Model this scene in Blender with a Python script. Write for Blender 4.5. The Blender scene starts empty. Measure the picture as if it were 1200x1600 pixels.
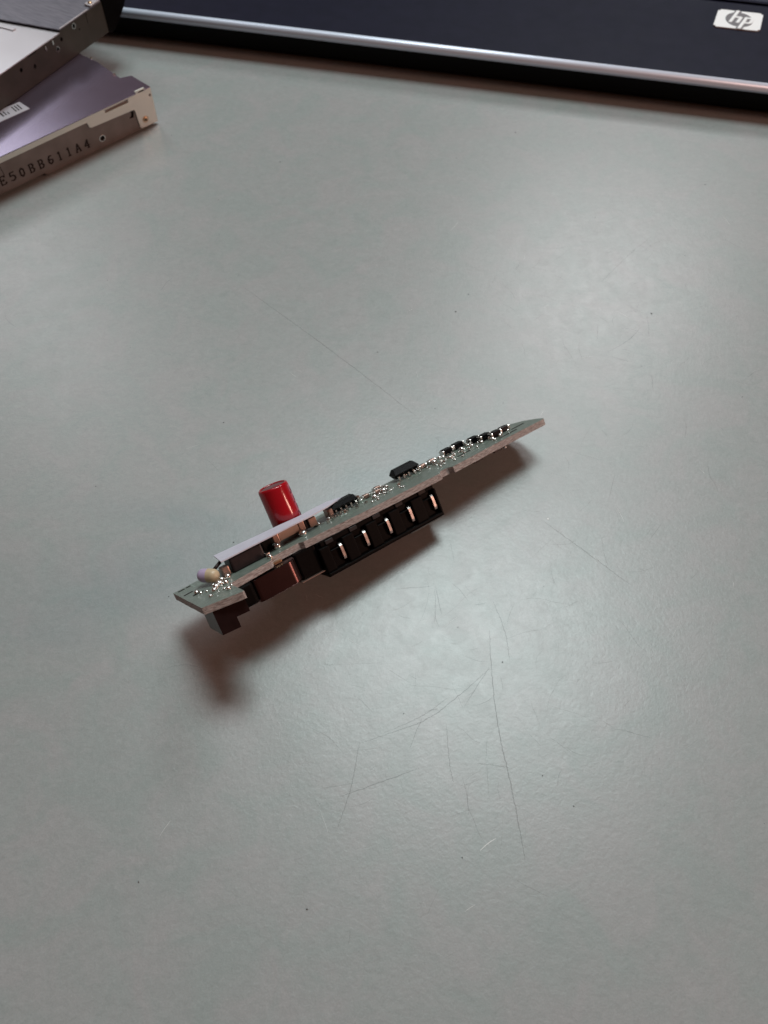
import bpy, bmesh, math, random
from mathutils import Vector, Matrix
from mathutils.geometry import tessellate_polygon
random.seed(7)
S = bpy.context.scene
COL = S.collection
S.unit_settings.system = 'METRIC'
S.unit_settings.scale_length = 0.01          # 1 unit = 1 cm
R = math.radians

# ------------------------------------------------------------------ camera
cd = bpy.data.cameras.new('camera')
cd.sensor_fit = 'VERTICAL'; cd.sensor_height = 36.0; cd.sensor_width = 27.0
cd.lens = 36.0 * 1386 / 1600
cd.clip_start = 0.5; cd.clip_end = 2000
cd.dof.use_dof = True; cd.dof.focus_distance = 13.6; cd.dof.aperture_fstop = 0.46
cam = bpy.data.objects.new('camera', cd); COL.objects.link(cam)
cam.location = (0, -8.507, 13.1); cam.rotation_euler = (R(90 - 57), 0, 0)
S.camera = cam

# ------------------------------------------------------------------ light
W = bpy.data.worlds.new('World'); S.world = W; W.use_nodes = True
bg = W.node_tree.nodes['Background']
bg.inputs['Color'].default_value = (1.0, 0.42, 0.27, 1); bg.inputs['Strength'].default_value = 0.085

def lamp(name, az, el, dist, sx, sy, power, color, target=(0, 0, 0)):
    l = bpy.data.lights.new(name, 'AREA'); l.shape = 'RECTANGLE'; l.size = sx; l.size_y = sy
    l.energy = power; l.color = color
    o = bpy.data.objects.new(name, l); COL.objects.link(o)
    a, e = R(az), R(el)
    t = Vector(target)
    o.location = t + dist * Vector((math.sin(a) * math.cos(e), math.cos(a) * math.cos(e), math.sin(e)))
    o.rotation_euler = (t - o.location).to_track_quat('-Z', 'Y').to_euler()
    return o
lamp('ceiling_lamp', 12, 65, 150, 54, 41, 129000, (0.87, 1.0, 1.0))
lamp('window_light', 19, 41, 120, 27, 21, 25000, (0.97, 0.99, 1.0))
lamp('side_window_light', -31, 39, 120, 20, 36, 12500, (0.95, 0.98, 1.0))
lamp('room_lamp', 98, 23, 120, 14, 41, 46000, (1.0, 0.57, 0.44))

S.view_settings.view_transform = 'Standard'; S.view_settings.look = 'None'
S.view_settings.exposure = 0.0; S.view_settings.gamma = 1.0

# ------------------------------------------------------------------ materials
def lin(c):
    return tuple(c) + (1.0,)

def mat(name, base, rough=0.5, metal=0.0, spec=0.5, coat=0.0, var=None, vscale=20.0, bump=0.0, bscale=60.0, rvar=0.0, stretch=None):
    m = bpy.data.materials.new(name); m.use_nodes = True
    nt = m.node_tree; b = nt.nodes['Principled BSDF']
    b.inputs['Base Color'].default_value = lin(base)
    b.inputs['Roughness'].default_value = rough
    b.inputs['Metallic'].default_value = metal
    b.inputs['Specular IOR Level'].default_value = spec
    b.inputs['Coat Weight'].default_value = coat
    b.inputs['Coat Roughness'].default_value = 0.12
    tc = nt.nodes.new('ShaderNodeTexCoord'); mp = nt.nodes.new('ShaderNodeMapping')
    nt.links.new(tc.outputs['Object'], mp.inputs['Vector'])
    if stretch: mp.inputs['Scale'].default_value = stretch
    if var is not None:
        n = nt.nodes.new('ShaderNodeTexNoise'); n.inputs['Scale'].default_value = vscale; n.inputs['Detail'].default_value = 5
        nt.links.new(mp.outputs['Vector'], n.inputs['Vector'])
        r = nt.nodes.new('ShaderNodeValToRGB'); r.color_ramp.elements[0].position = 0.32; r.color_ramp.elements[1].position = 0.68
        r.color_ramp.elements[0].color = lin(base); r.color_ramp.elements[1].color = lin(var)
        nt.links.new(n.outputs['Fac'], r.inputs['Fac']); nt.links.new(r.outputs['Color'], b.inputs['Base Color'])
    if rvar:
        n2 = nt.nodes.new('ShaderNodeTexNoise'); n2.inputs['Scale'].default_value = vscale * 0.6; n2.inputs['Detail'].default_value = 4
        nt.links.new(mp.outputs['Vector'], n2.inputs['Vector'])
        mr = nt.nodes.new('ShaderNodeMapRange'); mr.inputs['To Min'].default_value = rough - rvar; mr.inputs['To Max'].default_value = rough + rvar
        nt.links.new(n2.outputs['Fac'], mr.inputs['Value']); nt.links.new(mr.outputs['Result'], b.inputs['Roughness'])
    if bump:
        n3 = nt.nodes.new('ShaderNodeTexNoise'); n3.inputs['Scale'].default_value = bscale; n3.inputs['Detail'].default_value = 3
        nt.links.new(mp.outputs['Vector'], n3.inputs['Vector'])
        bp = nt.nodes.new('ShaderNodeBump'); bp.inputs['Strength'].default_value = bump; bp.inputs['Distance'].default_value = 0.02
        nt.links.new(n3.outputs['Fac'], bp.inputs['Height']); nt.links.new(bp.outputs['Normal'], b.inputs['Normal'])
    return m

def table_material():
    m = bpy.data.materials.new('laminate'); m.use_nodes = True
    nt = m.node_tree; N = nt.nodes; L = nt.links; b = N['Principled BSDF']
    tc = N.new('ShaderNodeTexCoord')
    def noise(scale, detail, rough=0.55, dist=0.0, sc=(1, 1, 1)):
        mp = N.new('ShaderNodeMapping'); mp.inputs['Scale'].default_value = sc
        L.new(tc.outputs['Object'], mp.inputs['Vector'])
        n = N.new('ShaderNodeTexNoise'); n.inputs['Scale'].default_value = scale; n.inputs['Detail'].default_value = detail
        n.inputs['Roughness'].default_value = rough; n.inputs['Distortion'].default_value = dist
        L.new(mp.outputs['Vector'], n.inputs['Vector']); return n.outputs['Fac']
    def ramp(f, p0, c0, p1, c1):
        r = N.new('ShaderNodeValToRGB'); r.color_ramp.elements[0].position = p0; r.color_ramp.elements[1].position = p1
        r.color_ramp.elements[0].color = c0; r.color_ramp.elements[1].color = c1
        L.new(f, r.inputs['Fac']); return r.outputs['Color']
    def mix(kind, fac, a, c):
        x = N.new('ShaderNodeMix'); x.data_type = 'RGBA'; x.blend_type = kind
        if isinstance(fac, float): x.inputs[0].default_value = fac
        else: L.new(fac, x.inputs[0])
        L.new(a, x.inputs[6]); L.new(c, x.inputs[7]); return x.outputs[2]
    base = ramp(noise(1.1, 6, 0.6, 0.8), 0.36, (0.285, 0.320, 0.314, 1), 0.64, (0.318, 0.326, 0.327, 1))
    fine = ramp(noise(7.0, 5, 0.65, 1.2, (1, 1.5, 1)), 0.3, (0.915, 0.92, 0.92, 1), 0.7, (1.06, 1.055, 1.06, 1))
    c = mix('MULTIPLY', 1.0, base, fine)
    gr = ramp(noise(40.0, 3, 0.7), 0.3, (0.92, 0.92, 0.92, 1), 0.7, (1.06, 1.06, 1.06, 1))
    c = mix('MULTIPLY', 1.0, c, gr)
    L.new(c, b.inputs['Base Color'])
    mr = N.new('ShaderNodeMapRange'); mr.inputs['To Min'].default_value = 0.25; mr.inputs['To Max'].default_value = 0.38
    L.new(noise(3.0, 6, 0.6, 1.0), mr.inputs['Value']); L.new(mr.outputs['Result'], b.inputs['Roughness'])
    b.inputs['Specular IOR Level'].default_value = 0.5
    bp = N.new('ShaderNodeBump'); bp.inputs['Strength'].default_value = 0.11; bp.inputs['Distance'].default_value = 0.02
    L.new(noise(14.0, 4, 0.6, 0.6), bp.inputs['Height']); L.new(bp.outputs['Normal'], b.inputs['Normal'])
    return m

def faint(m, amount):
    nt = m.node_tree; t = nt.nodes.new('ShaderNodeBsdfTransparent'); mx = nt.nodes.new('ShaderNodeMixShader')
    out = nt.nodes['Material Output']; mx.inputs['Fac'].default_value = amount
    nt.links.new(t.outputs[0], mx.inputs[1]); nt.links.new(nt.nodes['Principled BSDF'].outputs[0], mx.inputs[2]); nt.links.new(mx.outputs[0], out.inputs['Surface'])
    return m

M = dict(
    table=table_material(),
    scratch=faint(mat('scratch_dirt', (0.16, 0.165, 0.16), 0.6), 0.22),
    scratch_glint=mat('scratch_glint_pale', (0.62, 0.63, 0.62), 0.4),
    dust=mat('dust_speck', (0.16, 0.17, 0.17), 0.8),
    mask=mat('solder_mask', (0.115, 0.145, 0.120), 0.34, var=(0.20, 0.225, 0.20), vscale=9, bump=0.25, bscale=18, stretch=(1, 2.2, 1)),
    lit_slot_top=mat('lit_slot_grey', (0.022, 0.020, 0.021), 0.4, spec=0.2),
    trace=mat('trace_mask', (0.20, 0.25, 0.21), 0.3),
    fr4=mat('fibreglass_edge', (0.54, 0.47, 0.44), 0.7, var=(0.24, 0.185, 0.17), vscale=14, bump=0.9, bscale=26, stretch=(0.8, 0.8, 4.5)),
    solder=mat('solder', (0.85, 0.83, 0.80), 0.26, 1.0, bump=0.35, bscale=30),
    tin=mat('tinned_lead', (0.72, 0.70, 0.67), 0.22, 1.0),
    gold=mat('gold_contact', (0.92, 0.87, 0.84), 0.26, 1.0, rvar=0.08, vscale=30),
    black=mat('black_plastic', (0.0015, 0.0010, 0.0010), 0.45, spec=0.07, var=(0.0025, 0.002, 0.002), vscale=15, bump=0.1, bscale=80),
    chip=mat('chip_resin', (0.0035, 0.0033, 0.004), 0.40, spec=0.10, bump=0.2, bscale=90),
    brownchip=mat('brown_resin', (0.014, 0.008, 0.009), 0.42, spec=0.25, var=(0.022, 0.013, 0.014), vscale=9),
    tan=mat('tan_ceramic', (0.58, 0.41, 0.32), 0.5, var=(0.52, 0.36, 0.28), vscale=12),
    cap_end=mat('capacitor_termination', (0.36, 0.24, 0.20), 0.35, 0.75, rvar=0.1),
    inductor=mat('inductor_case', (0.085, 0.044, 0.043), 0.23, 0.9, rvar=0.04, vscale=8),
    greyface=mat('grey_plastic', (0.07, 0.07, 0.062), 0.45, var=(0.09, 0.09, 0.082), vscale=10),
    brownplastic=mat('brown_black_plastic', (0.014, 0.006, 0.006), 0.42, spec=0.25, var=(0.020, 0.009, 0.009), vscale=8),
    red=mat('red_sleeve', (0.37, 0.005, 0.012), 0.15, spec=0.6, var=(0.33, 0.005, 0.012), vscale=6, bump=0.06, bscale=12),
    redband=mat('sleeve_band', (0.42, 0.075, 0.125), 0.22),
    redmark=mat('sleeve_print', (0.10, 0.004, 0.02), 0.4),
    captop=mat('capacitor_top', (0.20, 0.05, 0.06), 0.35, 0.4),
    paper=mat('label_paper', (0.56, 0.53, 0.62), 0.55, var=(0.62, 0.59, 0.67), vscale=5, bump=0.15, bscale=8),
    lilac=mat('lilac_glaze', (0.46, 0.36, 0.52), 0.42),
    cream=mat('cream_glaze', (0.52, 0.41, 0.27), 0.38),
    steel=mat('drive_cover', (0.28, 0.245, 0.335), 0.23, 0.92, rvar=0.05, vscale=1.2),
    nickel=mat('nickel_flange', (0.70, 0.68, 0.62), 0.38, 0.8, rvar=0.06, vscale=2),
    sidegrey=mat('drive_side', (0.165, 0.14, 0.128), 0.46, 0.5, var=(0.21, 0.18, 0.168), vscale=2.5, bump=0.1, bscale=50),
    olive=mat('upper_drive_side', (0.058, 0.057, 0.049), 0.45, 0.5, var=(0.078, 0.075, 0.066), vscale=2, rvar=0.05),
    hollow=mat('drive_inside', (0.012, 0.010, 0.010), 0.7),
    brushed=mat('brushed_plate', (0.15, 0.15, 0.18), 0.40, 0.7, var=(0.24, 0.235, 0.27), vscale=3.0, stretch=(14, 1.0, 1)),
    plate=mat('pale_plate', (0.66, 0.65, 0.69), 0.33, 0.65, rvar=0.07, vscale=2),
    brass=mat('brass_screw', (0.62, 0.42, 0.26), 0.3, 1.0),
    ink=mat('stamped_ink', (0.018, 0.013, 0.012), 0.6, spec=0.2),
    sticker=mat('shaded_sticker', (0.40, 0.38, 0.42), 0.5, var=(0.46, 0.44, 0.48), vscale=4),
    lap_top=mat('laptop_shell', (0.0048, 0.0052, 0.0165), 0.52, spec=0.12, var=(0.007, 0.007, 0.021), vscale=3, rvar=0.06, bump=0.15, bscale=40),
    lap_under=mat('laptop_underside', (0.003, 0.003, 0.003), 0.6, spec=0.15),
    lap_trim=mat('silver_trim', (0.68, 0.76, 0.90), 0.38, 0.2, rvar=0.06, vscale=3),
    lap_deck=mat('keyboard_deck', (0.018, 0.022, 0.045), 0.3),
    badge=mat('badge_plate', (0.93, 0.94, 0.95), 0.32, 0.0),
    badge_disc=mat('badge_print', (0.16, 0.15, 0.16), 0.4, 0.2),
    screen=mat('screen', (0.01, 0.012, 0.018), 0.25),
)

# ------------------------------------------------------------------ mesh helpers
def obj(name, bm, mats, parent=None, smooth=False, mtx=None):
    me = bpy.data.meshes.new(name)
    bmesh.ops.recalc_face_normals(bm, faces=bm.faces)
    bm.to_mesh(me); bm.free()
    for m in (mats if isinstance(mats, (list, tuple)) else [mats]): me.materials.append(m)
    if smooth:
        for p in me.polygons: p.use_smooth = True
    o = bpy.data.objects.new(name, me); COL.objects.link(o)
    if parent is not None: o.parent = parent
    if mtx is not None: o.matrix_local = mtx
    return o

def dup(o, parent, mtx):
    c = o.copy(); COL.objects.link(c); c.parent = parent; c.matrix_local = mtx
    return c

def thing(name, label, cat, mtx, group=None):
    o = bpy.data.objects.new(name, None); COL.objects.link(o); o.matrix_world = mtx
    o.empty_display_size = 0.5
    o['label'] = label; o['category'] = cat
    if group: o['group'] = group
    return o

def box(bm, x0, x1, y0, y1, z0, z1, mi=0):
    v = [bm.verts.new((x, y, z)) for z in (z0, z1) for x, y in ((x0, y0), (x1, y0), (x1, y1), (x0, y1))]
    fs = []
    for q in ((3, 2, 1, 0), (4, 5, 6, 7), (0, 1, 5, 4), (1, 2, 6, 5), (2, 3, 7, 6), (3, 0, 4, 7)):
        f = bm.faces.new([v[i] for i in q]); f.material_index = mi; fs.append(f)
    return v, fs

def bbox(x0, x1, y0, y1, z0, z1, bev=0.0, seg=2):
    bm = bmesh.new(); box(bm, x0, x1, y0, y1, z0, z1)
    if bev: bmesh.ops.bevel(bm, geom=list(bm.edges), offset=bev, segments=seg, affect='EDGES', profile=0.6)
    return bm

def prism(loops, z0, z1, bm=None, fn=None, side_mi=0, top_mi=0, bot_mi=0):
    """extrude an outline (first loop) with holes (other loops) from z0 to z1; fn maps (a,b,c) to a point"""
    bm = bm or bmesh.new(); fn = fn or (lambda a, b, c: (a, b, c))
    flat = [p for l in loops for p in l]
    lo = [bm.verts.new(fn(p[0], p[1], z0)) for p in flat]; hi = [bm.verts.new(fn(p[0], p[1], z1)) for p in flat]
    for t in tessellate_polygon([[Vector((p[0], p[1], 0)) for p in l] for l in loops]):
        try:
            f = bm.faces.new([hi[i] for i in t]); f.material_index = top_mi
            f = bm.faces.new([lo[i] for i in reversed(t)]); f.material_index = bot_mi
        except ValueError: pass
    k = 0
    for l in loops:
        n = len(l)
        for i in range(n):
            j = (i + 1) % n
            f = bm.faces.new([lo[k + i], lo[k + j], hi[k + j], hi[k + i]]); f.material_index = side_mi
        k += n
    return bm

def circ(cx, cy, r, n=14, sx=1.0):
    return [(cx + sx * r * math.cos(2 * math.pi * i / n), cy + r * math.sin(2 * math.pi * i / n)) for i in range(n)]

def lathe(profile, n=40, caps=True):
    bm = bmesh.new(); rings = []
    for r, z in profile:
        rings.append([bm.verts.new((r * math.cos(2 * math.pi * i / n), r * math.sin(2 * math.pi * i / n), z)) for i in range(n)])
    for a, b in zip(rings, rings[1:]):
        for i in range(n): bm.faces.new([a[i], a[(i + 1) % n], b[(i + 1) % n], b[i]])
    if caps:
        bm.faces.new(rings[0]); bm.faces.new(rings[-1])
    return bm

def ribbon(bm, pts, w, z, jit=0.0):
    """a thin raised-flat strip along a polyline, tapering at both ends"""
    P = []
    for _ in range(2):                                   # round the corners of the polyline
        if len(pts) > 2:
            c = [pts[0]]
            for p, q in zip(pts, pts[1:]): c += [(p[0] * .75 + q[0] * .25, p[1] * .75 + q[1] * .25), (p[0] * .25 + q[0] * .75, p[1] * .25 + q[1] * .75)]
            pts = c + [pts[-1]]
    for i in range(len(pts) - 1):
        a, b = Vector((*pts[i], 0)), Vector((*pts[i + 1], 0))
        for k in range(5):
            P.append(a.lerp(b, k / 5))
    P.append(Vector((*pts[-1], 0)))
    for p in P: p.x += random.uniform(-jit, jit); p.y += random.uniform(-jit, jit)
    prev = None; n = len(P)
    for i, p in enumerate(P):
        d = (P[min(i + 1, n - 1)] - P[max(i - 1, 0)]).normalized(); q = Vector((-d.y, d.x, 0))
        ww = w * (0.25 + 0.75 * math.sin(math.pi * min(max(i / (n - 1), 0.02), 0.98))) * random.uniform(0.7, 1.2)
        a = bm.verts.new((p + q * ww / 2) + Vector((0, 0, z))); b = bm.verts.new((p - q * ww / 2) + Vector((0, 0, z)))
        if prev: bm.faces.new([prev[0], prev[1], b, a])
        prev = (a, b)

# ------------------------------------------------------------------ the table
bm = bmesh.new(); box(bm, -60, 60, -35, 65, -2.5, 0)
table = obj('table_top', bm, M['table']); table['kind'] = 'structure'
LINES = [[(-2.97, 5.66), (-1.56, 4.33), (-0.5, 3.3), (0.61, 2.17)], [(2.8, -0.2), (3.35, -0.72), (4.12, -1.45)],
 [(1.71, -2.29), (1.69, -3.11), (1.74, -4.04), (1.86, -4.72), (1.94, -5.44), (1.98, -5.83)], [(0.95, -3.84), (0.97, -4.48), (1.02, -4.74)],
 [(-0.38, -4.16), (0.19, -3.96), (0.68, -3.79), (1.19, -3.38), (1.67, -2.95)], [(-0.65, -4.95), (0.0, -4.72), (0.52, -4.53)],
 [(-0.37, -4.14), (-0.47, -4.81), (-0.68, -5.44)], [(1.23, -3.59), (1.67, -2.92)], [(1.8, -1.76), (1.97, -2.29), (2.0, -2.84)],
 [(-0.4, -3.43), (-0.17, -3.67)], [(4.61, 5.82), (5.36, 6.72), (5.85, 7.19)], [(4.47, 3.8), (4.97, 4.15), (5.21, 4.47)],
 [(0.21, -1.53), (0.77, -1.48)], [(-0.94, -4.83), (-0.38, -4.74)], [(0.99, -3.43), (0.59, -3.74), (0.0, -3.99)],
 [(0.86, -1.47), (0.94, -2.0)], [(1.9, -4.53), (1.62, -4.48), (1.38, -4.46)], [(0.38, -4.24), (0.59, -3.74)]]
bm = bmesh.new()
WID = [0.016, 0.016, 0.018, 0.013, 0.013, 0.014, 0.012]
for i, l in enumerate(LINES): ribbon(bm, l, WID[i] if i < len(WID) else 0.010, 0.0015, 0.006)
def wander(x, y, a, n, step):
    pts = [(x, y)]
    for _ in range(n):
        a += random.gauss(0, 0.22); x += step * math.cos(a); y += step * math.sin(a); pts.append((x, y))
    return pts
for cx, cy, sx, sy, n in ((1.3, -3.2, 1.3, 1.5, 70), (4.6, 5.0, 1.5, 2.0, 75), (3.2, 0.6, 1.6, 1.2, 26), (0, 0, 6, 6, 30)):
    for _ in range(n):
        ribbon(bm, wander(random.gauss(cx, sx), random.gauss(cy, sy), random.uniform(0, 6.3), random.randint(2, 5), random.uniform(0.05, 0.2)), random.uniform(0.003, 0.008), 0.0015)
o = obj('scratch', bm, M['scratch'], table); o['kind'] = 'stuff'
bm = bmesh.new()
ribbon(bm, [(1.35, -5.7), (1.47, -5.6), (1.59, -5.53)], 0.012, 0.0018)
ribbon(bm, [(2.86, -0.13), (2.89, -0.155)], 0.04, 0.0018)  # highlight speck on the table, painted as a short pale strip
for _ in range(30):
    ribbon(bm, wander(random.gauss(2.5, 3), random.gauss(0, 4), random.uniform(0, 6.3), 2, random.uniform(0.05, 0.2)), random.uniform(0.003, 0.006), 0.0018)
o = obj('pale_scratch_and_glint', bm, M['scratch_glint'], table); o['kind'] = 'stuff'
DOTS = [(-2.59, -0.62), (-5.16, 10.91), (-5.08, 9.36), (-2.46, 9.88), (3.21, 6.07), (1.77, 5.44), (1.48, 4.93), (-0.13, 3.8), (7.82, 11.14), (3.2, 11.03), (1.72, 10.03), (6.52, 6.62), (5.51, 4.87), (1.88, -2.84), (1.2, -2.23), (0.3, -3.69), (2.34, -4.64), (2.75, -5.08), (1.1, -5.79), (-3.4, -6.11), (7.44, 9.05), (-3.02, 2.01), (6.86, 0.41), (0.55, 6.21), (4.74, 7.88), (6.89, 2.64), (-5.17, 0.55), (-1.05, -6.46)]
bm = bmesh.new()
def grain(x, y, r):
    a = random.uniform(0, 3.14); k = random.uniform(0.45, 1)
    mt = Matrix.Translation((x, y, r * 0.3)) @ Matrix.Rotation(a, 4, 'Z') @ Matrix.Diagonal((r, r * k, r * 0.5, 1))
    bmesh.ops.create_icosphere(bm, subdivisions=1, radius=1, matrix=mt)
for x, y in DOTS: grain(x, y, random.uniform(0.008, 0.019))
for _ in range(40): grain(random.uniform(-8, 9), random.uniform(-7, 12), random.uniform(0.005, 0.011))
o = obj('dust', bm, M['dust'], table); o['kind'] = 'stuff'

# ------------------------------------------------------------------ laptop
a = R(-12.15)
lap = thing('laptop', 'dark laptop with silver front trim at the back of the table', 'laptop',
            Matrix.Translation((0, 13.6, 0)) @ Matrix.Rotation(a, 4, 'Z'))
LH = 0.80
# body: section across the front edge, swept along the laptop
def sweep(profile, u0, u1, bm=None):
    bm = bm or bmesh.new()
    A = [bm.verts.new((u0, v, z)) for v, z in profile]; B = [bm.verts.new((u1, v, z)) for v, z in profile]
    n = len(profile)
    for i in range(n): bm.faces.new([A[i], A[(i + 1) % n], B[(i + 1) % n], B[i]])
    bm.faces.new(A); bm.faces.new(list(reversed(B)))
    return bm
body = [(0.13, LH + 0.02), (0.13, LH - 0.16), (0.17, LH - 0.24), (0.20, 0.12), (0.26, 0.04), (24, 0.04), (24, LH + 0.02)]
bm = sweep(body, -17, 16)
for f in bm.faces:
    c = f.calc_center_median()
    if c.z < LH: f.material_index = 1
o = obj('body', bm, [M['lap_top'], M['lap_under']], lap)
for f in o.data.polygons:
    f.material_index = 0 if f.normal.z > 0.9 else 1
trim = [(0.14, LH + 0.03)]
for k in range(9):
    t = R(80 + k * 22); trim.append((0.10 + 0.115 * math.cos(t), LH - 0.085 + 0.115 * math.sin(t)))
trim.append((0.14, LH - 0.21))
o = obj('trim_strip', sweep(trim, -17, 16), M['lap_trim'], lap, smooth=True)
obj('keyboard_deck', sweep([(3.80, LH + 0.022), (3.76, LH + 0.07), (3.80, LH + 0.10), (3.9, LH + 0.10), (23, LH + 0.10), (23, LH + 0.022)], -16, 15.2), M['lap_deck'], lap)
obj('screen_lid', sweep([(23.2, LH + 0.1), (29.5, 21.5), (30.2, 21.3), (24.0, LH + 0.1)], -17, 16), M['screen'], lap)
# badge: a slightly slanted bright plate with a round grey emblem
bp_ = [(8.08, 2.41), (9.246, 2.41), (9.355, 3.28), (8.215, 3.28)]
bm = prism([bp_], LH + 0.022, LH + 0.055)
bmesh.ops.bevel(bm, geom=[e for e in bm.edges if abs((e.verts[0].co - e.verts[1].co).z) > 0.01], offset=0.06, segments=3, affect='EDGES')
badge = obj('badge', bm, M['badge'], lap)
ecx, ecy, er = 8.735, 2.85, 0.345
obj('emblem_disc', prism([circ(ecx, ecy, er, 40)], LH + 0.0552, LH + 0.060), M['badge_disc'], badge)
bm = bmesh.new(); SL = 0.36                                      # slant of the strokes
def stroke(x, y0, y1, w=0.085, z0=LH + 0.0602, z1=LH + 0.068):
    prism([[(ecx + x + SL * y0, ecy + y0), (ecx + x + w + SL * y0, ecy + y0), (ecx + x + w + SL * y1, ecy + y1), (ecx + x + SL * y1, ecy + y1)]], z0, z1, bm)
stroke(-0.215, -0.17, 0.43); stroke(-0.035, -0.17, 0.09)          # h
prism([[(ecx + x + SL * y, ecy + y) for x, y in ((-0.13, 0.14), (-0.13, 0.07), (-0.035, 0.07), (0.05, 0.07), (0.05, 0.10), (0.01, 0.14))]], LH + 0.0602, LH + 0.0682, bm)
stroke(0.10, -0.44, 0.14); stroke(0.27, -0.10, 0.11)              # p
prism([[(ecx + x + SL * y, ecy + y) for x, y in ((0.185, 0.14), (0.185, 0.07), (0.27, 0.07), (0.355, 0.07), (0.355, 0.10), (0.31, 0.14))]], LH + 0.0602, LH + 0.0682, bm)
prism([[(ecx + x + SL * y, ecy + y) for x, y in ((0.185, -0.10), (0.185, -0.17), (0.31, -0.17), (0.355, -0.13), (0.355, -0.10), (0.27, -0.10))]], LH + 0.0602, LH + 0.0682, bm)
obj('emblem_lettering', bm, M['badge'], badge)
bm = bmesh.new()
def edge_stroke(x, y0, y1, w):
    prism([[(ecx + x + SL * y0, ecy + y0), (ecx + x + w + SL * y0, ecy + y0), (ecx + x + w + SL * y1, ecy + y1), (ecx + x + SL * y1, ecy + y1)]], LH + 0.0553, LH + 0.0612, bm)
for e_ in ((-0.255, 0.25, 0.43, 0.04), (-0.130, 0.25, 0.43, 0.05), (0.06, -0.43, -0.25, 0.04), (0.185, -0.43, -0.25, 0.05)):
    bm = bmesh.new(); edge_stroke(*e_); obj('emblem_outline', bm, M['badge_disc'], badge)

# ------------------------------------------------------------------ optical drives
GRP = 'bare optical drives stacked at the corner of the table'
D1 = thing('optical_drive', 'lower bare optical drive lying on the table with a stamped serial number', 'optical drive',
           Matrix.Translation((-5.548, 11.412, 0)) @ Matrix.Rotation(R(42.44), 4, 'Z'), GRP)
fs = lambda off: (lambda s, z, c: (s, off + c, z))                # side plate: (along, height, depth)
TOP = [(0, 0), (-0.07, 0.69), (-0.33, 0.79), (-0.36, 1.78), (-0.46, 2.21), (-0.62, 4.0), (-0.8, 12.4), (-12.8, 12.4), (-12.8, 0)]
INS = [(-0.05, 0.075), (-0.12, 0.66), (-0.38, 0.74), (-0.41, 1.76), (-0.51, 2.2), (-0.68, 4.0), (-0.86, 12.3), (-12.7, 12.3), (-12.7, 0.075)]
obj('body', prism([INS], 0.07, 0.895), M['hollow'], D1)
side = [(-12.78, 0.06), (-3.12, 0.06), (-3.08, 0.0), (-0.02, 0.05), (-0.02, 0.895), (-12.78, 0.895)]
side = [(-12.78, 0.10), (-3.14, 0.10), (-3.08, 0.035), (-0.02, 0.045), (-0.02, 0.895), (-12.78, 0.895)]
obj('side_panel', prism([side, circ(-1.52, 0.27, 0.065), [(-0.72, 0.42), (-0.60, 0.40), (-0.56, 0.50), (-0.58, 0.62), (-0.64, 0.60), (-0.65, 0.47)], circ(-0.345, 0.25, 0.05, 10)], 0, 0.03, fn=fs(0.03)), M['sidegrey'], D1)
ring = prism([circ(-1.52, 0.27, 0.082, 18), circ(-1.52, 0.27, 0.064, 18)], 0, 0.02, fn=fs(0.022))
obj('threaded_hole', ring, M['tin'], D1)
fl = [(0.0, 0.06), (0.0, 0.93), (-12.8, 0.93), (-12.8, 0.815), (-1.79, 0.805), (-1.755, 0.67), (-1.71, 0.645), (-0.56, 0.595), (-0.53, 0.57), (-0.50, 0.10), (-0.46, 0.065)]
flange = obj('cover_flange', prism([fl, [(-1.28, 0.825), (-0.65, 0.825), (-0.64, 0.90), (-0.67, 0.905), (-1.28, 0.895)], circ(-0.055, 0.765, 0.033, 12)], 0, 0.027, fn=fs(0.0)), M['nickel'], D1)
obj('top_cover', prism([TOP], 0.931, 0.95), M['steel'], D1)
# tabs along the back corner and the little raised lug over the flange
bm = bmesh.new(); box(bm, -0.41, -0.16, -0.004, 0.05, 0.951, 0.985); box(bm, -0.41, -0.36, -0.006, 0.06, 0.90, 0.95)
obj('lug', bm, M['nickel'], flange)
bm = bmesh.new(); box(bm, -0.33, -0.19, -0.006, 0.03, 0.93, 0.965)
obj('lug_opening', bm, M['hollow'], flange)
sc_ = lathe([(0.0, -0.012), (0.05, -0.012), (0.062, 0.0), (0.055, 0.012), (0.03, 0.018), (0.0, 0.018)], 20, False)
screw = obj('screw', sc_, M['brass'], D1, True, Matrix.Translation((-0.32, -0.002, 0.25)) @ Matrix.Rotation(R(90), 4, 'X'))
bm = bmesh.new(); box(bm, -0.042, 0.042, -0.011, 0.011, 0.0182, 0.0212); 
prism([[(-0.011, 0.0112), (0.011, 0.0112), (0.011, 0.042), (-0.011, 0.042)]], 0.0182, 0.0212, bm); prism([[(-0.011, -0.042), (0.011, -0.042), (0.011, -0.0112), (-0.011, -0.0112)]], 0.0182, 0.0212, bm)
obj('cross_slot', bm, M['hollow'], screw, mtx=Matrix.Rotation(R(25), 4, 'Z'))
ringm = obj('screw_recess', prism([circ(-0.32, 0.25, 0.085, 20), circ(-0.32, 0.25, 0.07, 20)], 0, 0.004, fn=fs(-0.004)), M['brass'], D1)
for q, w in ((0.97, 0.05), (1.95, 0.04)):
    obj('edge_tab', bbox(-0.37 - 0.02 * q, -0.30 - 0.02 * q, q, q + w, 0.951, 0.972, 0.004, 1), M['tin'], D1)
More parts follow.
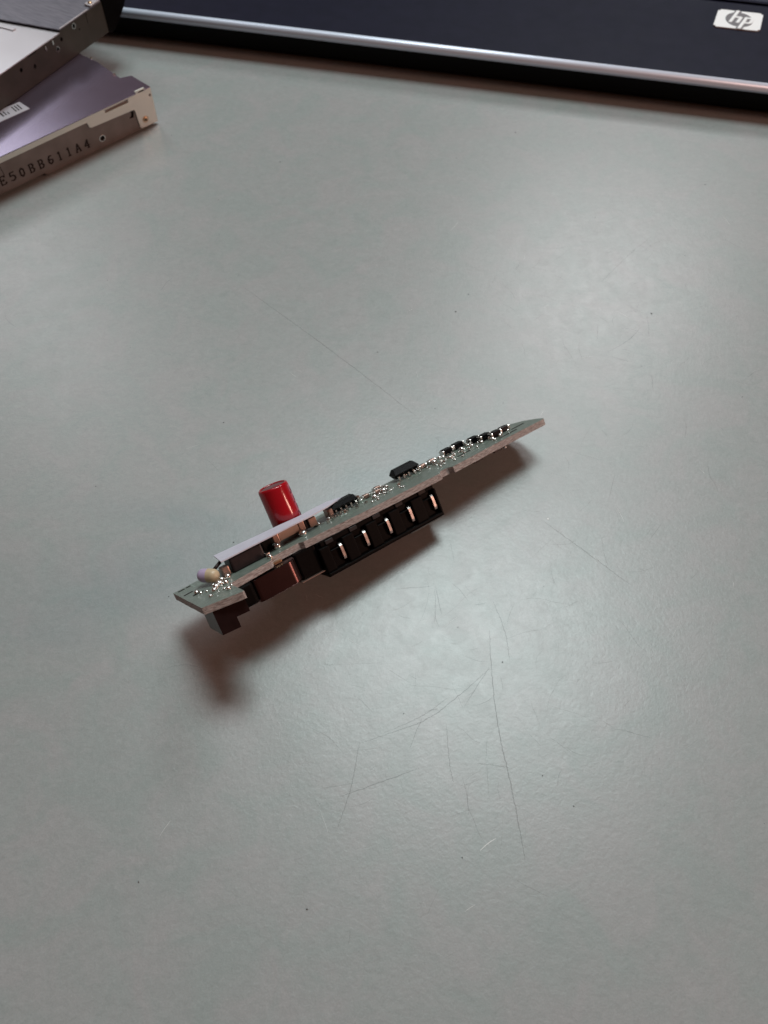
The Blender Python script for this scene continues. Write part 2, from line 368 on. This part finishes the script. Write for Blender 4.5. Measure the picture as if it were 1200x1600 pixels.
# white sticker with dark print; the upper drive's shadow is in its grey colour
stick = obj('sticker', prism([[(-2.56, 1.14), (-2.60, 1.54), (-4.6, 1.62), (-4.6, 1.14)]], 0.9505, 0.955), M['sticker'], D1)
bm = bmesh.new()
for k in range(3): box(bm, -2.86 + k * 0.07, -2.83 + k * 0.07, 1.24, 1.48, 0.9552, 0.9565)
for k in range(12):
    x = -3.0 - k * 0.07; box(bm, x - random.uniform(0.018, 0.04), x, 1.27 + random.choice((0, 0, 0.1)), 1.45 - random.choice((0, 0.08, 0)), 0.9552, 0.9565)
obj('sticker_print', bm, M['ink'], stick)
# stamped serial number, serif strokes on a 1 x 1.5 cell
GL = {
 'E': [((0.1, 0), (0.1, 1.5)), ((0, 0), (0.9, 0)), ((0, 1.5), (0.9, 1.5)), ((0.1, 0.75), (0.6, 0.75)), ((0.9, 0), (0.9, 0.3)), ((0.9, 1.2), (0.9, 1.5)), ((0.6, 0.6), (0.6, 0.9))],
 '5': [((0.85, 1.5), (0.15, 1.5)), ((0.15, 1.5), (0.1, 0.85)), ((0.1, 0.85), (0.55, 0.95)), ((0.55, 0.95), (0.9, 0.65)), ((0.9, 0.65), (0.85, 0.25)), ((0.85, 0.25), (0.5, 0)), ((0.5, 0), (0.05, 0.15))],
 '0': [((0.45, 0), (0.12, 0.35)), ((0.12, 0.35), (0.12, 1.15)), ((0.12, 1.15), (0.45, 1.5)), ((0.45, 1.5), (0.78, 1.15)), ((0.78, 1.15), (0.78, 0.35)), ((0.78, 0.35), (0.45, 0))],
 'B': [((0.15, 0), (0.15, 1.5)), ((0, 0), (0.65, 0)), ((0, 1.5), (0.6, 1.5)), ((0.15, 0.78), (0.6, 0.78)), ((0.6, 1.5), (0.82, 1.15)), ((0.82, 1.15), (0.6, 0.78)), ((0.6, 0.78), (0.9, 0.4)), ((0.9, 0.4), (0.65, 0))],
 '6': [((0.8, 1.4), (0.45, 1.5)), ((0.45, 1.5), (0.12, 1.0)), ((0.12, 1.0), (0.12, 0.35)), ((0.12, 0.35), (0.45, 0)), ((0.45, 0), (0.85, 0.3)), ((0.85, 0.3), (0.8, 0.7)), ((0.8, 0.7), (0.45, 0.85)), ((0.45, 0.85), (0.14, 0.6))],
 '1': [((0.45, 0), (0.45, 1.5)), ((0.2, 0), (0.7, 0)), ((0.45, 1.5), (0.2, 1.25))],
 'A': [((0.05, 0), (0.45, 1.5)), ((0.45, 1.5), (0.85, 0)), ((0.2, 0.5), (0.7, 0.5)), ((-0.05, 0), (0.25, 0)), ((0.65, 0), (0.98, 0))],
 '4': [((0.62, 0), (0.62, 1.5)), ((0.62, 1.5), (0.02, 0.45)), ((0.02, 0.45), (0.92, 0.45)), ((0.4, 0), (0.85, 0))],
}
TXT = 'E50BB611A4'; s0, ds, ch = -4.17, 0.242, 0.135
for i, chx in enumerate(TXT):
    bm = bmesh.new()
    bx, bz = s0 + i * ds, 0.285 - i * 0.0085
    for (x1, y1), (x2, y2) in GL[chx]:
        p, q = Vector((bx + x1 * ch, bz + y1 * ch, 0)), Vector((bx + x2 * ch, bz + y2 * ch, 0))
        d = (q - p).normalized(); n = Vector((-d.y, d.x, 0)); w = 0.020 if abs(d.y) > 0.5 else 0.014
        p -= d * 0.006; q += d * 0.006
        zz = 0.027 + random.uniform(0, 0.0016)
        prism([[tuple((p + n * w)[:2]), tuple((p - n * w)[:2]), tuple((q - n * w)[:2]), tuple((q + n * w)[:2])]], 0, 0.0035, bm, fs(zz))
    obj('serial_character', bm, M['ink'], D1)
bm = prism([[(-4.07, 0.80), (-4.055, 0.80), (-4.02, 0.50), (-4.035, 0.50)]], 0, 0.003, fn=fs(0.0275)); obj('seam', bm, M['ink'], D1)

D2 = thing('optical_drive', 'upper bare optical drive with a black bezel stacked on the other drive', 'optical drive',
           Matrix.Translation((-6.923, 13.788, 0.958)) @ Matrix.Rotation(R(60), 4, 'Z'), GRP)
obj('body', prism([[(-0.04, 0.06), (-0.04, 12.4), (-12.7, 12.4), (-12.7, 0.06)]], 0.03, 0.66), M['hollow'], D2)
HO = [(-1.055, 0.640, .055), (-0.905, 0.49, .024), (-1.725, 0.405, .05), (-1.53, 0.545, .05), (-2.53, 0.385, .05), (-2.94, 0.50, .05)]
sp = [(-12.8, 0.0), (0, 0.0), (0, 0.735), (-0.565, 0.735), (-0.592, 0.50), (-0.610, 0.50), (-0.585, 0.735), (-1.50, 0.735), (-1.53, 0.675), (-2.35, 0.675), (-2.37, 0.64), (-2.62, 0.64), (-2.64, 0.675), (-12.8, 0.675)]
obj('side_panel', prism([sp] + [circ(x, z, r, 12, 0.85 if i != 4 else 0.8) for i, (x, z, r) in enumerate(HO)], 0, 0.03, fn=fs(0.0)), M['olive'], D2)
for i in (0, 2):
    x, z, r = HO[i]
    obj('hole_rim', prism([circ(x, z, r + 0.014, 16, 0.9), circ(x, z, r, 16, 0.85)], 0, 0.006, fn=fs(-0.006)), M['tin'], D2)
obj('raised_plate', prism([[(-0.02, 0.005), (-0.02, 12.4), (-3.2, 12.4), (-1.86, 1.55), (-1.51, 0.005)]], 0.737, 0.765), M['brushed'], D2)
obj('plate_rim', bbox(-1.50, -0.50, -0.012, 0.022, 0.766, 0.785, 0.006, 1), M['plate'], D2)
obj('tray_plate', prism([[(-1.52, 0.005), (-1.87, 1.55), (-3.22, 12.4), (-12.8, 12.4), (-12.8, 0.005)]], 0.677, 0.70), M['plate'], D2)
obj('tray_ridge', prism([[(-1.92, 1.0), (-1.99, 1.6), (-3.3, 12), (-3.42, 12), (-2.1, 1.6), (-2.03, 1.0)]], 0.701, 0.725), M['plate'], D2)
br = bbox(-0.38, -0.03, 0.0, 0.20, 0.767, 0.81, 0.01, 1)
bracket = obj('corner_bracket', br, M['plate'], D2)
obj('bracket_screw', lathe([(0.0, 0.0), (0.055, 0.0), (0.05, 0.02), (0.0, 0.025)], 14, False), M['brass'], bracket, True, Matrix.Translation((-0.27, 0.10, 0.811)))
for s_, z_ in ((-2.07, 0.60), (-1.82, 0.62)):
    obj('side_tab', bbox(s_ - 0.025, s_ + 0.025, -0.02, 0.0, z_ - 0.07, z_ + 0.04, 0.006, 1), M['tin'], D2)
bez = [(0.005, 0.02), (0.02, -0.03), (0.10, -0.055), (0.22, -0.03), (0.45, 0.12), (0.72, 0.36), (0.93, 0.62), (0.96, 0.78), (0.005, 0.78)]
bm = bmesh.new()
A = [bm.verts.new((s_, -0.02, z_)) for s_, z_ in bez]; Bv = [bm.verts.new((s_, 12.5, z_)) for s_, z_ in bez]
for i in range(len(bez)): bm.faces.new([A[i], A[(i + 1) % len(bez)], Bv[(i + 1) % len(bez)], Bv[i]])
bm.faces.new(A); bm.faces.new(list(reversed(Bv)))
obj('bezel', bm, M['black'], D2)

# ------------------------------------------------------------------ circuit board
RB = Matrix(((0.8087, -0.4664, -0.3585), (0.5793, 0.5249, 0.6236), (-0.1026, -0.712, 0.6947))).to_4x4()
PCB = thing('circuit_board', 'small green circuit board with a red capacitor resting tilted on its black connector', 'circuit board',
            Matrix.Translation((-2.7953, -2.5683, 1.5001)) @ RB.to_quaternion().to_matrix().to_4x4())
T = Matrix.Translation
TH = 0.112
out = [(0, -0.453), (0.57, -0.70), (0.60, -0.69), (0.62, 0.0), (0.66, 0.02), (1.36, 0.09), (1.40, 0.16), (1.44, 0.26), (1.94, 0.27), (2.0, 0.19), (2.4, 0.15), (3.1, 0.09), (4.0, 0.03),
       (4.62, 0.0), (4.66, 0.07), (4.70, 0.11), (4.84, 0.10), (4.89, 0.0), (5.8, 0.02), (6.9, 0.0), (6.97, 0.01), (7.0, 0.05), (6.995, 0.25), (6.91, 0.58), (6.76, 0.80), (6.49, 0.98), (6.30, 1.117),
       (3.5, 1.117), (3.4, 1.28), (1.5, 1.28), (1.35, 1.117), (0, 1.117)]
def dense(l, d):
    r = []
    for i, p in enumerate(l):
        q = l[(i + 1) % len(l)]; n = max(1, int(math.hypot(q[0] - p[0], q[1] - p[1]) / d))
        for k in range(n):
            j = 0.003 if 0 < k else 0.0
            r.append((p[0] + (q[0] - p[0]) * k / n + random.uniform(-j, j), p[1] + (q[1] - p[1]) * k / n + random.uniform(-j, j)))
    return r
sub = obj('substrate', prism([dense(out, 0.07)], -TH, 0, side_mi=1), [M['mask'], M['fr4']], PCB)
# printed marks and copper traces on the mask (flat print)
bm = bmesh.new()
for x0, x1, y in ((0.06, 0.17, 1.0), (0.20, 0.28, 1.0), (0.05, 0.20, 0.62), (0.12, 0.3, 0.35), (5.3, 5.6, 0.42), (6.1, 6.5, 0.2), (6.5, 6.8, 0.36)):
    bm = bmesh.new(); box(bm, x0, x1, y, y + 0.05, 0.0005, 0.0025)
    obj('silkscreen_mark', bm, M['ink'], sub)

bm = bmesh.new()
for _ in range(70):
    x, y = random.uniform(0.1, 6.7), random.uniform(0.25, 1.0)
    if x > 6.2 and y > 0.6: continue
    if random.random() < 0.5: box(bm, x, x + random.uniform(0.1, 0.5), y, y + 0.03, 0.0002, 0.0012)
    else: box(bm, x, x + 0.03, y, y + random.uniform(0.08, 0.3), 0.0002, 0.0013)
o = obj('copper_trace', bm, M['trace'], sub); o['kind'] = 'stuff'
def comp(name, x0, x1, y0, y1, z0, z1, m, bev=0.012, label=None, seg=2):
    o = obj(name, bbox(x0, x1, y0, y1, z0, z1, bev, seg), m, PCB)
    if label: o['label'] = label
    return o

# red electrolytic capacitor
cx, cy, cr, chh = 2.19, 1.10, 0.260, 0.855
cap = obj('capacitor', lathe([(cr - 0.03, 0.012), (cr - 0.005, 0.02), (cr, 0.05), (cr, chh - 0.045), (cr - 0.008, chh - 0.018), (cr - 0.028, chh), (cr - 0.045, chh - 0.002), (cr - 0.05, chh - 0.02)], 56, False), M['red'], PCB, True, T((cx, cy, 0)))
cap['label'] = 'red cylindrical capacitor standing up from the board'
obj('capacitor_top', lathe([(0.0, chh - 0.012), (cr - 0.07, chh - 0.012), (cr - 0.049, chh - 0.022), (cr - 0.049, chh - 0.05)], 40, False), M['captop'], cap, True)
def arc_patch(bm, a0, a1, z0, z1, r, n=10):
    pr_ = None
    for i in range(n + 1):
        t = R(a0 + (a1 - a0) * i / n); p = (bm.verts.new((r * math.cos(t), r * math.sin(t), z0)), bm.verts.new((r * math.cos(t), r * math.sin(t), z1)))
        if pr_: bm.faces.new([pr_[0], p[0], p[1], pr_[1]])
        pr_ = p
bm = bmesh.new(); arc_patch(bm, -48, 8, 0.10, chh - 0.06, cr + 0.0015)
obj('polarity_band', bm, M['redband'], cap, True)
for a0_, a1_, z0_, z1_ in [(-36, -22, 0.20 + k * 0.15, 0.29 + k * 0.15) for k in range(4)] + [(-46, -36, 0.30 + k * 0.17, 0.325 + k * 0.17) for k in range(3)]:
    bm = bmesh.new(); arc_patch(bm, a0_, a1_, z0_, z1_, cr + 0.003, 4)
    obj('sleeve_mark', bm, M['redmark'], cap)

# white label lying over the parts
lab = [((0.73, 0.41), (0.80, 0.99), 0.272), ((1.2, 0.405), (1.2, 0.92), 0.274), ((1.59, 0.40), (1.55, 0.86), 0.273), ((2.08, 0.40), (1.92, 0.81), 0.274), ((2.40, 0.46), (2.30, 0.815), 0.256), ((2.75, 0.58), (2.62, 0.91), 0.24), ((3.0, 0.79), (2.95, 1.03), 0.212), ((3.28, 1.0), (3.20, 1.07), 0.165)]
bm = bmesh.new(); rows = []
for a_, b_, z in lab: rows.append([bm.verts.new((*a_, z)), bm.verts.new((*b_, z + 0.004)), bm.verts.new((*b_, z - 0.016)), bm.verts.new((*a_, z - 0.02))])
for p, q in zip(rows, rows[1:]):
    for i in range(4): bm.faces.new([p[i], p[(i + 1) % 4], q[(i + 1) % 4], q[i]])
bm.faces.new(rows[0]); bm.faces.new(rows[-1])
obj('paper_label', bm, M['paper'], PCB)

# parts under the label
ch1 = comp('power_chip', 0.86, 1.42, 0.42, 0.80, 0.0, 0.245, M['brownchip'], 0.03)
obj('terminal', bbox(1.41, 1.48, 0.38, 0.62, 0.0, 0.06, 0.012), M['tin'], ch1)
comp('grey_chip', 1.49, 1.67, 0.66, 0.95, 0.0, 0.20, M['chip'], 0.02)
mb = obj('ceramic_capacitor', bbox(1.80, 2.17, 0.62, 0.78, 0.07, 0.245, 0.01), M['tan'], PCB)
mb['label'] = 'tan ceramic chip capacitor under the red capacitor'
for x0, x1 in ((1.69, 1.80), (2.17, 2.28)): obj('end_cap', bbox(x0 + 0.001, x1 - 0.001, 0.61, 0.79, 0.05, 0.258, 0.016), M['cap_end'], mb)
sm = obj('chip_resistor', bbox(2.36, 2.50, 0.62, 0.78, 0.03, 0.185, 0.012), M['cap_end'], PCB)
comp('chip_resistor', 2.30, 2.36, 0.66, 0.80, 0.03, 0.20, M['brownchip'], 0.01)
# bead: lilac and cream glazed
def capsule(x0, x1, r, n=20, m=8, a0=True, a1=True):
    prof = []
    L_ = x1 - x0
    if a0: prof += [(r * math.sin(R(90 * k / m)), x0 + r - r * math.cos(R(90 * k / m))) for k in range(m)]
    else: prof += [(0.001, x0)]
    prof += [(r, x0 + (r if a0 else 0)), (r * 1.02, (x0 + x1) / 2), (r, x1 - (r if a1 else 0))]
    if a1: prof += [(r * math.cos(R(90 * k / m)), x1 - r + r * math.sin(R(90 * k / m))) for k in range(1, m + 1)]
    else: prof += [(0.001, x1)]
    return lathe(prof, n, False)
mt = T((0.37, 0.63, 0.19)) @ Matrix.Rotation(R(-50), 4, 'Z') @ Matrix.Rotation(R(104), 4, 'Y')
bead = obj('bead_component', capsule(0.0, 0.37, 0.108, 24, 8), [M['lilac'], M['cream']], PCB, True, mt)
for f in bead.data.polygons:
    if f.center.z > 0.19: f.material_index = 1
bead['label'] = 'lilac and cream glazed bead at the end of the board'
bm = bmesh.new()
tube = bmesh.ops.create_cone(bm, segments=10, radius1=0.028, radius2=0.028, depth=0.24, cap_ends=True)
obj('wire_lead', bm, M['brownplastic'], PCB, True, T((0.66, 0.62, 0.17)) @ Matrix.Rotation(R(65), 4, 'Y'))
comp('small_chip', 0.70, 0.82, 0.45, 0.62, 0.0, 0.16, M['cap_end'], 0.02)

# integrated circuits with leads
def lead_mesh():
    bm = bmesh.new()
    for (y0, y1, z0, z1) in ((-0.03, 0.0, 0.0, 0.085), (-0.085, -0.03, 0.0, 0.022)): box(bm, -0.014, 0.014, y0, y1, z0, z1)
    return bm
lead0 = None
def ic(name, x0, x1, y0, y1, z1, nl, label, chamfer=0.02):
    global lead0
    bm = bmesh.new()
    h = 0.03
    b = [(x0, y0), (x1, y0), (x1, y1), (x0, y1)]; t = [(x0 + chamfer, y0 + chamfer * 2), (x1 - chamfer, y0 + chamfer * 2), (x1 - chamfer, y1 - chamfer), (x0 + chamfer, y1 - chamfer)]
    R0 = [bm.verts.new((*p, h)) for p in t]; R1 = [bm.verts.new((*p, (h + z1) / 2)) for p in b]; R2 = [bm.verts.new((*p, z1)) for p in t]
    for a_, c_ in ((R0, R1), (R1, R2)):
        for i in range(4): bm.faces.new([a_[i], a_[(i + 1) % 4], c_[(i + 1) % 4], c_[i]])
    bm.faces.new(R0); bm.faces.new(R2)
    bmesh.ops.bevel(bm, geom=list(bm.edges), offset=0.006, segments=1, affect='EDGES')
    o = obj(name, bm, M['chip'], PCB); o['label'] = label
    for i in range(nl):
        mt_ = T((x0 + (i + 0.5) * (x1 - x0) / nl, y0 + 0.006, 0))
        if lead0 is None: lead0 = obj('lead', lead_mesh(), M['tin'], o, mtx=mt_)
        else: dup(lead0, o, mt_)
    return o
i1 = ic('integrated_circuit', 2.86, 3.36, 0.72, 0.95, 0.185, 5, 'black chip beside the end of the white label')
obj('end_terminal', bbox(2.76, 2.857, 0.68, 0.90, 0.0, 0.16, 0.03), M['cap_end'], i1)
obj('end_terminal', bbox(3.363, 3.43, 0.74, 0.94, 0.0, 0.13, 0.03), M['tin'], i1)
i2 = ic('integrated_circuit', 4.20, 4.72, 0.78, 1.02, 0.21, 5, 'black chip near the middle of the board with sloping top', 0.05)

def passive(x, y, w, d, h, m, zz=0.0):
    o = obj('surface_mount_part', bbox(-w / 2, w / 2, -d / 2, d / 2, 0.012, h, 0.008, 1), m, PCB, mtx=T((x, y, zz)) @ Matrix.Rotation(R(random.uniform(-4, 4)), 4, 'Z'))
    for sgn in (-1, 1):
        obj('end_cap', bbox(sgn * (w / 2 + 0.016) - 0.0155, sgn * (w / 2 + 0.016) + 0.0155, -d / 2 - 0.004, d / 2 + 0.004, 0.006, h * 0.92, 0.008, 1), M['tin'], o)
    return o
for x, y in ((3.55, 0.80), (3.74, 0.72), (3.86, 0.93), (5.02, 0.88), (4.80, 0.86)): passive(x, y, 0.10, 0.10, 0.075, M['cap_end'])
for x, y, w in ((5.40, 0.92, 0.17), (5.67, 0.95, 0.18), (5.92, 0.78, 0.16), (6.05, 0.60, 0.18), (6.17, 0.42, 0.17)): passive(x, y, w, 0.14, 0.115, M['chip'])
passive(6.42, 0.50, 0.15, 0.12, 0.10, M['brownchip']); passive(6.55, 0.62, 0.09, 0.10, 0.07, M['brownchip'])

# tiny parts and stray solder too small to tell apart
bm = bmesh.new()
for _ in range(75):
    x, y = random.choice((random.uniform(3.42, 4.15), random.uniform(4.75, 5.35), random.uniform(5.3, 6.45), random.uniform(2.5, 3.4))), random.uniform(0.42, 0.92)
    if x > 6.1: y -= 0.2
    if x < 3.4: y = random.uniform(0.45, 0.66)
    w = random.uniform(0.018, 0.04)
    vs, _f = box(bm, x, x + w * random.uniform(1, 1.8), y, y + w * 1.3, 0.0, random.uniform(0.015, 0.055))
    bmesh.ops.rotate(bm, verts=vs, cent=(x, y, 0), matrix=Matrix.Rotation(random.uniform(-0.5, 0.5), 3, random.choice(((1, 0, 0), (0, 1, 0), (0, 0, 1)))))
o = obj('tiny_part', bm, M['tin'], PCB); o['kind'] = 'stuff'
bm = bmesh.new()
for _ in range(60):
    x, y = random.choice((random.uniform(3.42, 4.15), random.uniform(4.75, 5.3), random.uniform(5.3, 6.45), random.uniform(0.2, 0.7))), random.uniform(0.3, 0.9)
    if x > 6.1: y -= 0.25
    if x < 1: y = random.uniform(-0.3, 0.45)
    r = random.uniform(0.012, 0.03)
    bmesh.ops.create_icosphere(bm, subdivisions=2, radius=1, matrix=T((x, y, r * 0.3)) @ Matrix.Diagonal((r, r * random.uniform(0.8, 1.4), r * random.uniform(0.6, 1.3), 1)))
o = obj('solder_bead', bm, M['solder'], PCB, True); o['kind'] = 'stuff'
# solder fillets
SJ = [(0.2, 0.41, 1), (0.25, -0.17, .8), (0.52, 0.18, 1.5), (0.60, 0.10, 1), (0.51, -0.26, .9), (0.37, 0.0, 1), (0.44, 0.12, 1.2), (0.72, 0.33, 1.3), (0.63, 0.42, 1), (1.43, 0.27, 1), (1.70, 0.58, 1.7), (2.18, 0.57, 1.7), (2.52, 0.67, 1.1), (2.5, 0.75, 1), (2.72, 0.66, .9), (3.44, 0.79, .9), (3.62, 0.86, 1.0), (3.59, 0.54, 1), (3.70, 0.57, .8), (3.82, 0.87, 1), (3.84, 0.66, 1.1), (3.98, 0.80, 1), (4.45, 0.92, 1.3), (4.60, 0.84, 1.1), (4.68, 0.90, .8),
      (4.71, 0.84, .9), (4.78, 0.88, .8), (5.01, 0.78, 1.1), (5.10, 0.95, 1.1), (5.21, 0.9, 1), (5.26, 0.86, .8), (5.24, 0.6, .8), (5.36, 0.62, .8), (5.48, 0.64, .7), (5.6, 0.73, 1), (5.62, 0.80, .9), (5.78, 0.78, .9), (5.76, 0.62, .9), (5.63, 0.53, .8), (5.98, 0.62, 1.0), (5.91, 0.51, 1), (6.08, 0.48, 1.2), (6.05, 0.36, .8), (6.20, 0.33, 1), (6.01, 0.25, .8), (6.28, 0.44, 1), (6.44, 0.40, .8), (6.56, 0.54, .9), (5.7, 0.36, .7), (6.62, 0.66, .7)]
bm = bmesh.new()
for x, y, k in SJ:
    r = 0.045 * k * random.uniform(0.85, 1.15)
    bmesh.ops.create_icosphere(bm, subdivisions=2, radius=1, matrix=T((x, y, r * 0.35)) @ Matrix.Diagonal((r, r * random.uniform(0.8, 1.2), r * random.uniform(0.8, 1.1), 1)))
o = obj('solder', bm, M['solder'], PCB, True); o['kind'] = 'stuff'

# ---- underside: connector with five gold contacts
hx0, hx1, hy0, hy1, hz0, hz1 = 2.14, 4.47, 0.08, 0.79, -0.70, -TH - 0.002
pin_x = [2.53, 2.99, 3.445, 3.90, 4.375]
bm = bmesh.new()
# ribs between slots, back wall, floor lip and top strip
edges = [hx0]
for p in pin_x: edges += [p - 0.22, p + 0.05]
edges.append(hx1)
prev_end = hx0; ribs = []
for p in pin_x:
    ribs.append((prev_end, p - 0.20)); prev_end = p + 0.04
ribs.append((prev_end, hx1))
hb = obj('connector', bbox(hx0, hx1, hy0 + 0.09, hy1, hz0, hz1, 0.04, 4), M['black'], PCB)
hb['label'] = 'black connector housing with gold contacts under the board'
bm.free()
for x0_, x1_ in ribs: obj('connector_rib', bbox(x0_, x1_, hy0, hy0 + 0.089, hz0 + 0.069, hz1 - 0.09, 0.028, 4), M['black'], hb)
obj('bottom_lip', bbox(hx0, hx1, hy0, hy0 + 0.10, hz0, hz0 + 0.068, 0.03, 4), M['black'], hb)
bm = bbox(hx0 + 0.06, hx1 - 0.02, hy0 + 0.02, hy0 + 0.10, hz1 - 0.088, hz1 - 0.004, 0.016); obj('top_lip', bm, M['black'], hb)
for p in pin_x:
    obj('lit_slot_top', bbox(p - 0.24, p - 0.10, hy0 - 0.004, hy0 + 0.019, hz1 - 0.075, hz1 - 0.012, 0.004, 1), M['lit_slot_top'], hb)  # lighter grey patches paint the faint light on the slot tops
    obj('slot_ledge', bbox(p - 0.20, p - 0.03, hy0 + 0.02, hy0 + 0.0895, -0.335, -0.315, 0.006, 1), M['black'], hb)
obj('lip_glint_strip', bbox(3.75, 4.42, hy0 + 0.01, hy0 + 0.3, hz0 - 0.016, hz0 - 0.001, 0.004, 1), M['greyface'], hb)  # pale strip stands in for light reflected along the bottom lip
def contact_mesh():
    bm = bmesh.new(); prof = [(0.056, 0.02), (0.045, 0.012), (0.02, -0.005), (0.002, -0.035), (-0.006, -0.08), (-0.006, -0.22), (0.004, -0.262), (0.03, -0.285), (0.056, -0.29), (0.056, -0.26), (0.04, -0.255), (0.026, -0.22), (0.026, -0.08), (0.034, -0.04), (0.056, -0.01)]
    A_ = [bm.verts.new((-0.025, y, z)) for y, z in prof]; B_ = [bm.verts.new((0.021, y, z)) for y, z in prof]
    n = len(prof)
    for i in range(n): bm.faces.new([A_[i], A_[(i + 1) % n], B_[(i + 1) % n], B_[i]])
    f1 = bm.faces.new(A_); f2 = bm.faces.new(B_); bmesh.ops.triangulate(bm, faces=[f1, f2])
    return bm
c0 = None
for p in pin_x:
    mt_ = T((p, hy0 + 0.032, -0.285))
    if c0 is None: c0 = obj('contact', contact_mesh(), M['gold'], hb, mtx=mt_)
    else: dup(c0, hb, mt_)
# block between inductor and connector
comp('relay_block', 1.755, 2.135, 0.17, 0.70, -0.56, -TH - 0.003, M['black'], 0.03)
comp('lip_glint_plate', 1.70, 2.12, 0.12, 0.34, -0.575, -0.562, M['cap_end'], 0.004)  # added thin plate draws the lip's reflected light line beside the inductor
# inductor
ind = bmesh.new()
rr = []
for (px, py, a0, cr_) in ((1.74 - 0.17, 0.02 + 0.17, -90, 0.17), (1.74 - 0.10, 0.82 - 0.10, 0, 0.10), (0.94 + 0.07, 0.82 - 0.07, 90, 0.07), (0.94 + 0.07, 0.02 + 0.07, 180, 0.07)):
    for k in range(13): rr.append((px + cr_ * math.cos(R(a0 + k * 90 / 12)), py + cr_ * math.sin(R(a0 + k * 90 / 12))))
prism([rr], -0.50, -TH - 0.02, ind)
bmesh.ops.bevel(ind, geom=[e for e in ind.edges if abs(e.verts[0].co.z - e.verts[1].co.z) < 1e-5 and len(e.link_faces) == 2 and abs(e.link_faces[0].normal.dot(e.link_faces[1].normal)) < 0.3], offset=0.012, segments=2, affect='EDGES')
io = obj('inductor', ind, M['inductor'], PCB, True); io.data.set_sharp_from_angle(angle=R(38))
io['label'] = 'shiny brown block under the board beside the black connector'
comp('black_block', 0.655, 0.935, -0.01, 0.70, -0.475, -TH - 0.003, M['black'], 0.06, seg=4)
obj('brass_pad', bbox(1.42, 1.56, 0.19, 0.30, -0.125, -0.085, 0.01), M['brass'], PCB)
# small end connector with a stepped foot
bm = prism([[(0.11, -TH - 0.002), (0.11, -0.50), (0.385, -0.50), (0.385, -0.335), (0.585, -0.335), (0.585, -TH - 0.002)]], 0, 0.62, fn=lambda a_, b_, c_: (a_, -0.45 + c_ - 0.25 * a_, b_))
ec = obj('end_connector', bm, [M['brownplastic'], M['greyface']], PCB)
for f in ec.data.polygons:
    if f.normal.x < -0.8: f.material_index = 1
ec['label'] = 'dark stepped block with a grey end under the board tip'
# small parts under the far end
for x in (5.48, 5.92): comp('surface_mount_part', x - 0.09, x + 0.09, 0.12, 0.30, -0.17, -TH - 0.002, M['brownplastic'], 0.012)
bm = bmesh.new(); bmesh.ops.create_icosphere(bm, subdivisions=2, radius=0.03, matrix=T((6.06, 0.10, -0.15)))
obj('solder_ball', bm, M['solder'], PCB, True)
